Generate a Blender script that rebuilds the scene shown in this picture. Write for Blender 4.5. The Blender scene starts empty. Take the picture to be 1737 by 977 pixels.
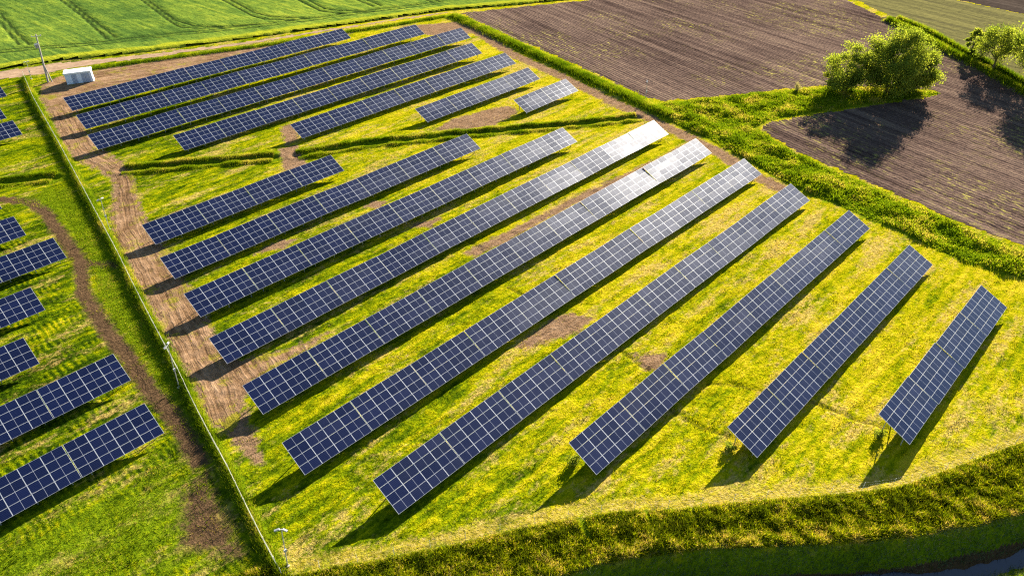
import bpy, math, random
import numpy as np
from mathutils import Matrix, Vector, Euler

SC = bpy.context.scene
COL = SC.collection
R = math.radians

# ------------------------------------------------------------------ camera, sky, sun, exposure
SUN_AZ, SUN_EL = 14.6, 20.5          # degrees, azimuth measured from +X towards +Y
CAM_H = 59.55
cam = bpy.data.cameras.new('camera')
cam.sensor_width = 36.0
cam.lens = 24.684
cam.clip_start = 0.5
cam.clip_end = 9000
camo = bpy.data.objects.new('camera', cam)
COL.objects.link(camo)
camo.matrix_world = Matrix(((0.703063, 0.422796, -0.571792, 0.0),
                            (-0.711119, 0.421922, -0.562398, 0.0),
                            (0.003472, 0.802013, 0.597296, CAM_H),
                            (0, 0, 0, 1)))
SC.camera = camo

world = bpy.data.worlds.new('World')
SC.world = world
world.use_nodes = True
wn = world.node_tree
sky = wn.nodes.new('ShaderNodeTexSky')
sky.sky_type = 'NISHITA'
sky.sun_disc = False
sky.sun_elevation = R(SUN_EL)
sky.sun_rotation = R(90 - SUN_AZ)
sky.air_density = 1.2
sky.dust_density = 0.35
sky.ozone_density = 2.5
wn.links.new(sky.outputs[0], wn.nodes['Background'].inputs[0])
wn.nodes['Background'].inputs[1].default_value = 0.047

sl = bpy.data.lights.new('sun', 'SUN')
sl.energy = 5.0
sl.angle = R(0.6)
sl.color = (1.0, 0.90, 0.74)
so = bpy.data.objects.new('sun', sl)
COL.objects.link(so)
sd_ = Vector((math.cos(R(SUN_EL)) * math.cos(R(SUN_AZ)), math.cos(R(SUN_EL)) * math.sin(R(SUN_AZ)), math.sin(R(SUN_EL))))
so.rotation_euler = sd_.to_track_quat('Z', 'Y').to_euler()
so.location = (150, 60, 120)

vs = SC.view_settings
vs.view_transform = 'Standard'
vs.look = 'None'
vs.gamma = 1.0
vs.use_curve_mapping = False
vs.exposure = 2.08
SC.cycles.use_denoising = False
SC.cycles.filter_width = 1.2
SC.cycles.max_bounces = 6
SC.cycles.diffuse_bounces = 2
SC.cycles.glossy_bounces = 2
SC.cycles.transmission_bounces = 3
SC.cycles.transparent_max_bounces = 6
SC.cycles.volume_bounces = 0
SC.cycles.sample_clamp_indirect = 4.0

rng = np.random.default_rng(7)
random.seed(7)

# ------------------------------------------------------------------ small helpers
def tag(o, label=None, cat=None, group=None, kind=None):
    if label: o['label'] = label
    if cat: o['category'] = cat
    if group: o['group'] = group
    if kind: o['kind'] = kind
    return o

def link(o, parent=None):
    COL.objects.link(o)
    if parent is not None: o.parent = parent
    return o

def empty(name, loc=(0, 0, 0), rz=0.0):
    o = bpy.data.objects.new(name, None)
    o.empty_display_size = 0.5
    COL.objects.link(o)
    o.location = loc
    o.rotation_euler = (0, 0, rz)
    return o

def np_mesh(name, verts, faces, mats, parent=None, attrs=None, smooth=True, midx=None, colattr=None):
    """verts (n,3), faces (m,k) arrays -> one mesh object"""
    verts = np.asarray(verts, np.float32); faces = np.asarray(faces, np.int32)
    me = bpy.data.meshes.new(name)
    m, k = faces.shape
    me.vertices.add(len(verts)); me.vertices.foreach_set('co', verts.ravel())
    me.loops.add(m * k); me.loops.foreach_set('vertex_index', faces.ravel())
    me.polygons.add(m)
    me.polygons.foreach_set('loop_start', np.arange(0, m * k, k, dtype=np.int32))
    me.polygons.foreach_set('loop_total', np.full(m, k, np.int32))
    me.update(calc_edges=True)
    me.polygons.foreach_set('use_smooth', np.full(m, smooth))
    if midx is not None: me.polygons.foreach_set('material_index', np.asarray(midx, np.int32))
    for mt in (mats if isinstance(mats, (list, tuple)) else [mats]): me.materials.append(mt)
    for an, av in (attrs or {}).items():
        a = me.attributes.new(an, 'FLOAT', 'POINT'); a.data.foreach_set('value', np.asarray(av, np.float32))
    o = bpy.data.objects.new(name, me)
    return link(o, parent)

class MB:
    """collects boxes, tubes and prisms into one mesh"""
    def __init__(s): s.v = []; s.f = []; s.m = []
    def add(s, vs_, fs_, mi=0):
        n = len(s.v); s.v += [tuple(v) for v in vs_]
        s.f += [tuple(i + n for i in f) for f in fs_]; s.m += [mi] * len(fs_)
    def box(s, lo, hi, mi=0, M=None):
        x0, y0, z0 = lo; x1, y1, z1 = hi
        p = [(x0, y0, z0), (x1, y0, z0), (x1, y1, z0), (x0, y1, z0), (x0, y0, z1), (x1, y0, z1), (x1, y1, z1), (x0, y1, z1)]
        if M is not None: p = [M @ Vector(q) for q in p]
        s.add(p, [(0, 3, 2, 1), (4, 5, 6, 7), (0, 1, 5, 4), (1, 2, 6, 5), (2, 3, 7, 6), (3, 0, 4, 7)], mi)
    def bar(s, a, b, w, h=None, mi=0):
        a = Vector(a); b = Vector(b); d = b - a; L = d.length
        q = d.to_track_quat('X', 'Z').to_matrix().to_4x4()
        h = h or w
        s.box((0, -w / 2, -h / 2), (L, w / 2, h / 2), mi, Matrix.Translation(a) @ q)
    def tube(s, pts, rad, n=8, mi=0):
        pts = [Vector(p) for p in pts]; rings = []
        for i, p in enumerate(pts):
            d = (pts[min(i + 1, len(pts) - 1)] - pts[max(i - 1, 0)]).normalized()
            u = d.cross(Vector((0.31, 0.95, 0.07))).normalized(); w = d.cross(u)
            r = rad[i] if hasattr(rad, '__len__') else rad
            rings.append([p + r * (math.cos(2 * math.pi * k / n) * u + math.sin(2 * math.pi * k / n) * w) for k in range(n)])
        vs_ = [q for rg in rings for q in rg]; fs_ = []
        for i in range(len(pts) - 1):
            for k in range(n):
                fs_.append((i * n + k, i * n + (k + 1) % n, (i + 1) * n + (k + 1) % n, (i + 1) * n + k))
        fs_.append(tuple(range(n))[::-1]); fs_.append(tuple((len(pts) - 1) * n + k for k in range(n)))
        s.add(vs_, fs_, mi)
    def mesh(s, name, mats):
        me = bpy.data.meshes.new(name)
        me.from_pydata(s.v, [], s.f)
        for mt in (mats if isinstance(mats, (list, tuple)) else [mats]): me.materials.append(mt)
        me.polygons.foreach_set('material_index', s.m)
        me.update()
        return me
    def build(s, name, mats, parent=None):
        return link(bpy.data.objects.new(name, s.mesh(name, mats)), parent)

# noise on numpy arrays ----------------------------------------------------------
def _hash(ix, iy, seed):
    h = (ix.astype(np.int64) * 374761393 + iy.astype(np.int64) * 668265263 + seed * 1442695041) & 0xFFFFFFFF
    h = ((h ^ (h >> 13)) * 1274126177) & 0xFFFFFFFF
    h = ((h ^ (h >> 16)) * 2246822519) & 0xFFFFFFFF
    return ((h ^ (h >> 15)) & 0xFFFFFF) / float(0xFFFFFF)

def vnoise(x, y, seed=0):
    ix = np.floor(x); iy = np.floor(y)
    fx = x - ix; fy = y - iy
    fx = fx * fx * fx * (fx * (fx * 6 - 15) + 10); fy = fy * fy * fy * (fy * (fy * 6 - 15) + 10)
    a = _hash(ix, iy, seed); b = _hash(ix + 1, iy, seed); c = _hash(ix, iy + 1, seed); d = _hash(ix + 1, iy + 1, seed)
    return (a * (1 - fx) + b * fx) * (1 - fy) + (c * (1 - fx) + d * fx) * fy - 0.5

def fbm(x, y, seed=0, octaves=4):
    s = np.zeros_like(x, dtype=np.float64); a = 1.0
    for k in range(octaves):
        cs, sn = math.cos(0.7 * k + 0.3), math.sin(0.7 * k + 0.3)
        s += a * vnoise((x * cs - y * sn) * 2 ** k + 17.3 * k, (x * sn + y * cs) * 2 ** k - 9.1 * k, seed + k)
        a *= 0.5
    return s

def line_d(x, y, pl):
    best = np.full(x.shape, 1e9)
    for (ax, ay), (bx, by) in zip(pl[:-1], pl[1:]):
        dx, dy = bx - ax, by - ay; L2 = dx * dx + dy * dy + 1e-9
        t = np.clip(((x - ax) * dx + (y - ay) * dy) / L2, 0, 1)
        best = np.minimum(best, (x - ax - t * dx) ** 2 + (y - ay - t * dy) ** 2)
    return np.sqrt(best)

def poly_sd(x, y, pl):
    """positive inside"""
    pl = list(pl); ins = np.zeros(x.shape, bool)
    for (ax, ay), (bx, by) in zip(pl, pl[1:] + pl[:1]):
        if ay == by: continue
        c = ((ay > y) != (by > y)) & (x < (bx - ax) * (y - ay) / (by - ay) + ax)
        ins ^= c
    d = line_d(x, y, pl + pl[:1])
    return np.where(ins, d, -d)

def smooth(a, b, t):
    t = np.clip((t - a) / (b - a), 0, 1)
    return t * t * (3 - 2 * t)

# ------------------------------------------------------------------ plan of the place (metres)
FENCE = [(34.76, 195.3), (31.73, 178.22), (27.49, 148.18), (25.05, 131.68), (22.93, 117.58), (21.02, 104.62), (19.65, 96.19), (18.83, 91.33), (17.16, 80.52), (15.97, 72.33), (14.82, 65.98), (13.81, 59.44), (13.17, 54.71), (12.2, 49.17), (11.56, 45.28), (11.1, 42.41), (10.81, 39.95)]
ROAD = [(33.4, 180.2), (31.0, 164.3), (28.4, 151.4), (27.8, 142.9), (28.6, 137.8), (29.6, 131.9), (29.5, 128.8), (27.9, 124.3), (25.3, 118.4), (23.7, 114.6), (21.8, 106.8), (20.6, 100.6), (19.9, 95.5), (19.2, 91.6), (18.4, 85.5), (17.6, 80.3), (17.0, 75.3), (16.7, 71.5), (16.1, 68.1), (15.3, 64.6), (14.8, 61.5), (15.8, 60.0), (18.0, 61.0), (19.5, 63.0), (21.5, 64.6), (25, 65.0), (29.5, 65.2), (33.0, 66.3), (29.0, 66.9), (24.9, 68.1), (22.7, 69.6), (22.2, 72.9), (22.6, 76.5), (23.4, 79.5), (24.3, 85.4), (24.9, 88.5), (25.2, 90.5), (25.6, 95.3), (26.6, 99.1), (26.9, 102.6), (27.4, 107.2), (28.4, 111.9), (29.3, 115.8), (30.7, 121.5), (32.1, 126.2), (33.5, 130.5), (33.7, 134.4), (33.4, 139.4), (33.4, 142.7), (34.2, 151.2), (36.1, 164.5), (39.9, 172.7), (55.6, 172.3), (77.6, 171.2), (100.6, 168.0), (112.4, 170.7), (108.9, 172.2), (85.9, 177.2), (67.0, 183.7), (48.9, 189.6), (40.8, 190.9), (35.8, 187.2)]
TRACK = [(20.2, 202.7), (30.2, 198.0), (35.9, 195.8), (41.9, 194.9), (48.4, 193.9), (60.8, 189.2), (85.8, 181.0), (111.0, 174.9), (128.5, 170.2), (141.5, 165.9), (143.1, 167.5), (128, 172.3), (113.8, 176.2), (87.3, 183.2), (62.1, 192.4), (44.5, 201.1), (32.0, 204.7), (21, 209.5)]
CROP = [(-300, 370), (-60, 254), (14, 214.5), (32.3, 205.6), (44.5, 202.4), (62.7, 193.8), (88.9, 185.0), (114.8, 176.8), (142.3, 168.4), (154.4, 161.8), (161.6, 158.3), (177.9, 150.2), (270, 102.5), (420, 24), (700, 300), (400, 800), (-300, 800)]
TRAMS = [[(49, 300), (46.5, 258.4), (43.8, 231.0), (43.1, 219.2)], [(46.9, 300), (43.7, 247.9), (41.2, 221.0)],
         [(66.5, 300), (64.2, 262.8), (62.4, 237.6), (59.4, 210.7)], [(68.6, 300), (65.9, 261.2), (63.6, 236.4), (61.5, 210.0)],
         [(87, 290), (82.1, 245.2), (78.1, 213.5), (77.8, 207.0), (80.5, 202.6), (86, 199)], [(88.5, 290), (83.5, 243.8), (79.7, 214.7), (81.0, 205.5), (86, 199.5), (94.3, 194.8)],
         [(105, 270), (99.9, 227.6), (97.5, 202.5), (98.5, 196.9), (104, 191)], [(107, 270), (101.6, 226.0), (99.7, 205.4), (101, 198), (108, 189.3)],
         [(121, 250), (116.6, 211.2), (114.6, 193.3), (117, 187), (124, 183)], [(123, 250), (118.9, 209.0), (116.8, 194.2), (119, 189), (126, 182)],
         [(134, 240), (129.8, 199.6), (128.6, 186.1)], [(136.2, 240), (131.9, 198.6), (130.8, 185.1)], [(150, 230), (145.5, 190), (144.5, 176)], [(152, 230), (147.6, 190), (146.6, 175)],
         [(20, 227), (42.5, 217.1), (50.6, 212.4), (59.4, 208.2), (70.6, 204.5), (81.5, 199.5), (94.3, 194.2), (110, 188.4), (128, 183), (144, 177)],
         [(20, 224.6), (42.5, 214.7), (50.6, 210.0), (59.4, 205.8), (70.6, 202.1), (81.5, 197.1), (94.3, 191.8), (110, 186), (128, 180.6), (144, 174.6)]]
HEDGE_N = [(47.7, 190.9), (66.8, 184.4), (85.2, 177.9), (108.8, 171.6), (124.7, 167.2), (138, 163.8)]
TRENCH = [[(53.2, 26.9), (53.2, 24.4), (53.4, 22.6), (54.5, 19.4)], [(59.8, 25.9), (61.8, 23.8), (63.0, 21.8), (64.0, 19.6)], [(66.0, 16.2), (66.5, 12.8), (66.9, 10.6), (68.2, 7.5)], [(56.8, 56.6), (56.9, 52.9), (56.8, 51.2)], [(61.1, 69.6), (60.4, 65.6)], [(57.2, 37.0), (56.8, 32.4)]]
HEDGE_E = [(140.0, 162.7), (137.4, 148), (134.2, 132.5), (130.1, 109.2), (126.7, 92.4), (125.3, 84.0), (123.2, 74.7)]
PLOUGH = [(143.8, 163.5), (142.2, 158), (139.0, 141), (134.2, 113), (130.3, 94), (128.6, 86.4), (129.2, 80.8), (139, 75), (150.8, 67.8), (164.2, 59.5), (172, 50.5), (178.6, 41.5), (177.9, 39.0), (160.7, 47.0), (148, 53.5), (136.5, 58.6), (131.5, 58.7), (126.8, 48.1), (125.4, 37.8), (122.7, 24.2), (121, 15.5), (120.6, 7.2), (120, -30), (119, -90), (116, -91), (160.0, -20), (193.9, 26.7), (202.1, 36.2), (210, 46.8), (221.6, 59.9), (227.5, 69.7), (229, 71), (241.4, 88.4), (268, 101), (177.9, 148.2), (161.6, 156.3)]
BELT = [(127.9, 80.6), (139, 74), (150.8, 67), (164.2, 58.7), (172, 49.5), (178.5, 40.5), (177.9, 39.0), (160.7, 47.4), (148, 54), (136.5, 59.4), (131.3, 59.5), (125.8, 48.1), (124.4, 37.8), (121.7, 24.2), (120, 15.5), (119.6, 7.2), (119, -30), (109, -30), (110.8, 4.9), (109.7, 12.3), (111.1, 21.4), (112.6, 31.6), (112.8, 40.1), (115.3, 47.8), (119.6, 62), (121.4, 71.5), (122.5, 80)]
DITCH_FAR = [(228.6, 69.4), (222.6, 59.5), (210.8, 46.4), (202.9, 35.8), (194.7, 26.4), (178, 4), (160, -20), (116, -91)]
FAR_FIELD = [(231.0, 69.9), (243.4, 87.4), (270, 100), (266, 61), (263, 38), (258, 0), (240, -120), (120, -120), (118, -92), (163, -20.5), (181, 3.5), (197.5, 24.6), (206, 34.5), (214, 45.0), (225.8, 58.2)]
FAR_BARE = [(269.6, 101.5), (265.6, 61), (262.6, 38), (257.6, 0), (242, -120), (700, -150), (700, 20), (420, 22)]
DITCH1 = [(32.5, 131.4), (42.6, 124.9), (52.0, 118.9), (54.6, 117.0)]
DITCH2 = [(58.1, 114.5), (68.2, 110.5), (77.2, 105.4), (85.3, 100.4), (95.3, 94.1), (104.6, 88.1), (112, 83.5), (118.6, 79.6)]
DITCH_W = [(-5, 151), (8, 145.7), (15.3, 142.0), (19.4, 139.6), (22.6, 137.4)]
WTRACK = [(3, 138.5), (9, 136.8), (13.5, 135.2), (16.6, 131.4), (17.4, 125.2), (16.9, 117.2), (16.5, 111.4), (16.4, 107.0), (15.0, 101.9), (13.8, 98.1), (13.2, 91.6), (12.8, 85.9), (12.8, 80.6), (12.5, 76.0), (12.2, 72.7), (12.4, 68.6), (12.4, 65.2), (11.9, 61.2), (11.6, 58)]
WBRANCH = [(16.1, 106.2), (18.2, 103.2), (19.8, 101.4)]
BPATH = [(12.2, 39.9), (14.8, 38.2), (18.5, 35.7), (24.1, 32.1), (29.6, 29.0), (34.5, 25.7), (38.4, 23.1), (42.8, 19.0), (47.7, 15.2), (50.5, 12.9), (56.5, 7.9), (61.2, 4.4), (67.3, 1.4), (73.2, -1.3), (78.0, -3.4), (92, -11), (105, -22), (109, -32)]
BROW = [(-30, 66), (0, 43), (12, 33.6), (24.8, 24.8), (29.8, 21.5), (32.3, 20.3), (37.3, 16.9), (40.6, 14.2), (45.0, 10.0), (50.5, 5.2), (56.3, 0.4), (62.4, -3.7), (67.4, -6.6), (82, -16), (100, -30), (112, -46), (120, -70)]
EPATH = [(136.1, 152.7), (132, 138), (128.1, 125.4), (126.5, 115.3), (124.8, 105.5), (122.8, 95.3), (120.9, 86.6), (120.3, 80.1), (119.0, 73.2), (116.2, 59.3), (112.6, 49.1), (110.8, 41.5)]
PATCHES = [[(58, 67.6), (68.3, 67.2), (84.3, 66.9), (99.6, 65.8), (114.6, 65.2), (110.4, 63.4), (93.5, 63.9), (79.1, 65.2), (66.2, 65.2), (58.6, 65.4)],
           [(47.9, 46.9), (55.2, 47.4), (58.6, 46.6), (59.9, 43.4), (58.9, 43.0), (55.8, 43.0), (52.4, 44.6), (48.7, 45.9)],
           [(57.9, 35.2), (59.7, 34.0), (60.8, 32.6), (57.2, 31.4), (56.6, 33.2)],
           [(35.2, 89.8), (38.1, 90.5), (40.1, 90.3), (42.9, 88.8), (39.5, 88.1)],
           [(55.0, 89.9), (58.3, 90.1), (60.2, 88.3), (57.1, 87.4)],
           [(56.5, 79.6), (59.7, 79.2), (62.8, 77.9), (59.5, 76.8)],
           [(84.4, 105.0), (90.0, 106.6), (96.2, 105.7), (104.0, 103.6), (102.9, 99.4), (94.6, 98.1), (87.5, 100.7)],
           [(110.9, 160.2), (124.1, 164.9), (137.5, 157.5), (134.0, 147.7), (127.8, 145.9), (122, 156)],
           [(57.0, 119.4), (60.7, 118.9), (57.2, 109.2), (53.0, 110.3)],
           [(62.9, 128.5), (65.6, 127.5), (62.0, 120.3), (58.7, 119.7)]]

ROWS = [  # key, x0, x1, y of low edge, z correction at both ends, drift in y, columns of modules
 ('U1', 35.13, 105.39, 164.34, 0.12, -0.05, 0.00, 32), ('U2', 33.77, 121.31, 152.74, 0.13, 0.13, 0.04, 40), ('U3', 32.03, 128.05, 141.69, -0.02, 0.09, 0.02, 44),
 ('U4', 43.57, 121.44, 130.22, -0.18, 0.16, 0.05, 36), ('U5', 62.22, 122.30, 119.04, -0.14, 0.11, 0.06, 28), ('U6', 84.72, 118.78, 107.85, -0.2, 0.08, 0.05, 16), ('U7', 102.63, 119.57, 96.81, -0.2, 0.03, 0.05, 8),
 ('L1', 25.82, 60.15, 101.62, -0.07, -0.01, 0.05, 16), ('L2', 23.94, 83.80, 90.83, -0.04, -0.02, 0.10, 28), ('L3', 22.47, 99.02, 79.73, 0.17, 0.06, 0.0, 36), ('L4', 20.71, 114.66, 69.19, -0.13, 0.0, 0.03, 44),
 ('L5', 19.49, 113.14, 58.40, 0.02, 0.13, 0.04, 44), ('L6', 18.23, 112.44, 47.76, 0.0, -0.09, -0.03, 44), ('L7', 22.15, 109.86, 37.22, -0.1, -0.26, 0.09, 40), ('L8', 39.38, 107.80, 26.42, 0.11, -0.1, -0.13, 32),
 ('L9', 53.14, 104.41, 15.78, 0.08, -0.18, -0.24, 24), ('L10', 65.99, 100.50, 4.95, 0.43, 0.05, -0.35, 16),
 ('W7', -15.11, 10.55, 63.63, 0, 0, 0, 12), ('W6', -14.34, 11.32, 74.51, 0, 0, 0, 12), ('W5', -21.0, 4.64, 85.3, 0, 0, 0, 12), ('W4', -17.0, 8.66, 96.15, 0, 0, 0, 12), ('W3', -10.6, 15.07, 107.32, 0, 0, 0, 12),
 ('W2', -12.8, 12.84, 118.4, 0, 0, 0, 12), ('W1', -13.0, 12.64, 130.0, 0, 0, 0, 12), ('W0c', -1.5, 24.15, 159.18, 0, 0, 0, 12), ('W0b', -1.3, 24.37, 170.18, 0, 0, 0, 12), ('W0a', 2.5, 28.1, 183.51, 0, 0, 0, 12)]
TILT = R(24.13)
SLOPE_W = 4.26
LOW_H = 0.96
KS = (CAM_H - LOW_H) / (CAM_H - 0.8)      # rows stand a little higher and nearer than first measured

# ------------------------------------------------------------------ node materials
class NT:
    def __init__(s, name):
        s.m = bpy.data.materials.new(name); s.m.use_nodes = True; s.t = s.m.node_tree; s.t.nodes.clear()
        s.out = s.n('ShaderNodeOutputMaterial'); s.geo = s.n('ShaderNodeNewGeometry'); s.pos = s.geo.outputs['Position']
    def n(s, t, **kw):
        k = s.t.nodes.new(t)
        for a, b in kw.items(): setattr(k, a, b)
        return k
    def set(s, sock, v):
        if hasattr(v, 'node'): s.t.links.new(v, sock)
        elif isinstance(v, (tuple, list)) and len(v) == 3 and sock.type == 'RGBA': sock.default_value = (*v, 1)
        else: sock.default_value = v
    def math(s, op, a, b=0.0, c=None, clamp=False):
        k = s.n('ShaderNodeMath', operation=op, use_clamp=clamp); s.set(k.inputs[0], a); s.set(k.inputs[1], b)
        if c is not None: s.set(k.inputs[2], c)
        return k.outputs[0]
    def add(s, a, b): return s.math('ADD', a, b)
    def mul(s, a, b): return s.math('MULTIPLY', a, b)
    def vec(s, x, y, z=1.0, src=None, rz=0.0):
        k = s.n('ShaderNodeMapping'); s.set(k.inputs[0], src or s.pos); k.inputs['Scale'].default_value = (x, y, z); k.inputs['Rotation'].default_value = (0, 0, rz)
        return k.outputs[0]
    def rot(s, rz, src=None):
        k = s.n('ShaderNodeVectorRotate', rotation_type='Z_AXIS'); s.set(k.inputs[0], src or s.pos); k.inputs['Angle'].default_value = rz
        return k.outputs[0]
    def noise(s, v, scale=1.0, detail=3.0, rough=0.55, dist=0.0):
        k = s.n('ShaderNodeTexNoise'); s.set(k.inputs['Vector'], v); k.inputs['Scale'].default_value = scale; k.inputs['Detail'].default_value = detail; k.inputs['Roughness'].default_value = rough; k.inputs['Distortion'].default_value = dist
        return k.outputs['Fac']
    def voro(s, v, scale=1.0, feat='F1', out='Distance'):
        k = s.n('ShaderNodeTexVoronoi', feature=feat); s.set(k.inputs['Vector'], v); k.inputs['Scale'].default_value = scale
        return k.outputs[out]
    def attr(s, name):
        k = s.n('ShaderNodeAttribute', attribute_name=name); return k.outputs['Fac']
    def ss(s, a, b, v):
        k = s.n('ShaderNodeMapRange', interpolation_type='SMOOTHSTEP'); s.set(k.inputs[0], v); k.inputs[1].default_value = a; k.inputs[2].default_value = b
        return k.outputs[0]
    def ramp(s, v, stops):
        k = s.n('ShaderNodeValToRGB'); s.set(k.inputs[0], v); e = k.color_ramp.elements
        while len(e) < len(stops): e.new(0.5)
        for q, (p, c) in zip(e, stops): q.position = p; q.color = (*c, 1)
        return k.outputs[0]
    def mix(s, f, a, b, mode='MIX'):
        k = s.n('ShaderNodeMix', data_type='RGBA', blend_type=mode); s.set(k.inputs[0], f); s.set(k.inputs[6], a); s.set(k.inputs[7], b)
        return k.outputs[2]
    def bump(s, h, strength=1.0, dist=0.1):
        k = s.n('ShaderNodeBump'); s.set(k.inputs['Height'], h); k.inputs['Strength'].default_value = strength; k.inputs['Distance'].default_value = dist
        return k.outputs[0]
    def bsdf(s, col, rough=0.9, normal=None, spec=0.2, metallic=0.0, **kw):
        k = s.n('ShaderNodeBsdfPrincipled'); s.set(k.inputs['Base Color'], col); s.set(k.inputs['Roughness'], rough); k.inputs['Specular IOR Level'].default_value = spec; k.inputs['Metallic'].default_value = metallic
        for a, b in kw.items(): s.set(k.inputs[a], b)
        if normal is not None: s.set(k.inputs['Normal'], normal)
        return k.outputs[0]
    def done(s, sh):
        s.t.links.new(sh, s.out.inputs['Surface']); return s.m

def grass_colour(m):
    """mown meadow: swaths along the rows, green tussocks, yellow stretches, tan clippings - a function of position only"""
    sep = m.n('ShaderNodeSeparateXYZ'); m.t.links.new(m.pos, sep.inputs[0]); px, py = sep.outputs[0], sep.outputs[1]
    warp = m.mul(m.add(m.noise(m.pos, 0.10, 2), -0.5), 3.0)
    cv = m.n('ShaderNodeCombineXYZ'); m.set(cv.inputs[0], m.mul(px, 0.05)); m.set(cv.inputs[1], m.mul(m.add(py, warp), 1.05))
    swath = m.noise(cv.outputs[0], 1, 2, 0.5)                     # mower lanes, about a metre wide
    broad = m.noise(m.vec(0.03, 0.10), 1, 3, 0.55)
    patch = m.noise(m.vec(0.22, 0.36), 1, 4, 0.6)
    clump = m.noise(m.vec(0.8, 1.3), 1, 4, 0.7)
    fine = m.noise(m.vec(2.2, 3.4), 1, 3, 0.75)
    t = m.add(m.add(m.mul(swath, 0.55), m.mul(broad, 0.35)), m.add(m.mul(patch, 0.62), m.mul(clump, 0.62)))
    t = m.add(m.add(t, m.mul(fine, 0.40)), m.mul(m.math('MULTIPLY_ADD', m.ss(-30.0, 75.0, m.add(px, m.mul(py, -0.35))), 0.22, -0.10), 1.0))
    wmask = m.ss(15.0, 11.0, px)
    k = m.n('ShaderNodeTexWave', wave_type='BANDS', bands_direction='X', wave_profile='SIN')
    m.set(k.inputs['Vector'], m.pos); k.inputs['Scale'].default_value = 0.42; k.inputs['Distortion'].default_value = 7.0; k.inputs['Detail'].default_value = 2; k.inputs['Detail Scale'].default_value = 0.45
    ripple = m.mul(m.add(k.outputs['Fac'], -0.5), m.ss(0.42, 0.60, m.noise(m.vec(0.12, 0.35), 1, 3, 0.6)))
    t = m.add(t, m.mul(wmask, m.add(m.mul(ripple, 0.26), -0.055)))
    col = m.ramp(m.add(t, -0.78), [(0.20, (0.018, 0.040, 0.002)), (0.34, (0.066, 0.108, 0.002)), (0.47, (0.172, 0.205, 0.002)), (0.61, (0.325, 0.300, 0.003)), (0.80, (0.470, 0.365, 0.020))])
    dn = m.add(m.mul(m.noise(m.vec(0.07, 0.28), 1, 4, 0.6), 0.62), m.mul(m.noise(m.vec(0.9, 1.4), 1, 4, 0.75), 0.42))
    dry = m.ss(0.535, 0.65, m.add(dn, m.mul(m.ss(40.0, 85.0, px), 0.022)))
    col = m.mix(m.mul(dry, 0.75), col, m.ramp(fine, [(0.3, (0.20, 0.13, 0.03)), (0.5, (0.42, 0.29, 0.08)), (0.7, (0.56, 0.41, 0.17))]))
    return col, swath, clump, fine

def mat_grass_ground():
    m = NT('mown_grass')
    col, swath, clump, fine = grass_colour(m)
    gr = m.noise(m.pos, 3.2, 4, 0.75)
    crack = m.ss(0.35, -0.05, m.add(m.attr('trench'), m.mul(m.add(m.noise(m.pos, 1.4, 4, 0.7), -0.5), 0.9)))
    col = m.mix(m.mul(crack, 0.6), col, (0.075, 0.060, 0.012))
    lush = m.ss(-0.6, 0.9, m.add(m.attr('lush'), m.mul(m.add(m.noise(m.pos, 0.55, 4, 0.6), -0.5), 3.0)))
    lcol = m.ramp(m.add(m.mul(fine, 0.7), m.mul(gr, 0.3)), [(0.3, (0.045, 0.080, 0.003)), (0.5, (0.120, 0.180, 0.004)), (0.7, (0.230, 0.255, 0.006))])
    col = m.mix(lush, col, lcol)
    en = m.add(m.mul(m.add(m.noise(m.pos, 0.7, 5, 0.75), -0.5), 3.6), m.mul(m.add(m.noise(m.vec(0.25, 1.2), 1, 4, 0.7), -0.5), 1.2))
    dirt = m.ss(-0.45, 0.45, m.add(m.attr('dirt'), en))
    dcol = m.ramp(m.add(m.mul(m.noise(m.vec(0.5, 2.0), 1, 5, 0.65), 0.6), m.mul(gr, 0.4)), [(0.3, (0.09, 0.052, 0.026)), (0.5, (0.215, 0.132, 0.075)), (0.72, (0.34, 0.23, 0.145))])
    col = m.mix(dirt, col, dcol)
    path = m.ss(-0.5, 0.5, m.add(m.attr('path'), m.mul(m.add(m.noise(m.pos, 1.1, 5, 0.75), -0.5), 3.4)))
    pcol = m.ramp(m.noise(m.pos, 2.2, 5, 0.75), [(0.3, (0.19, 0.16, 0.008)), (0.5, (0.34, 0.26, 0.03)), (0.75, (0.46, 0.34, 0.15))])
    pbr = m.ss(0.36, 0.56, m.noise(m.pos, 0.45, 4, 0.7))
    col = m.mix(m.mul(path, m.add(0.35, m.mul(pbr, 0.6))), col, pcol)
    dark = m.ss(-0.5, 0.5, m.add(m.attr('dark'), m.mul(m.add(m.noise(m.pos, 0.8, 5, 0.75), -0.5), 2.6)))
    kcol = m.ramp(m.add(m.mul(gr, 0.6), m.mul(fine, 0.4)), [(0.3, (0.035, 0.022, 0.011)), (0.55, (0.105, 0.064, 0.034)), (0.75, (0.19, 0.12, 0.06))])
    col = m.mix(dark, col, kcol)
    h = m.add(m.add(m.mul(gr, 0.7), m.mul(fine, 0.7)), m.add(m.mul(swath, 0.7), m.mul(clump, 1.1)))
    nb = m.bump(h, 1.0, 0.36)
    return m.done(m.bsdf(col, 0.95, nb, 0.0))

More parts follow.
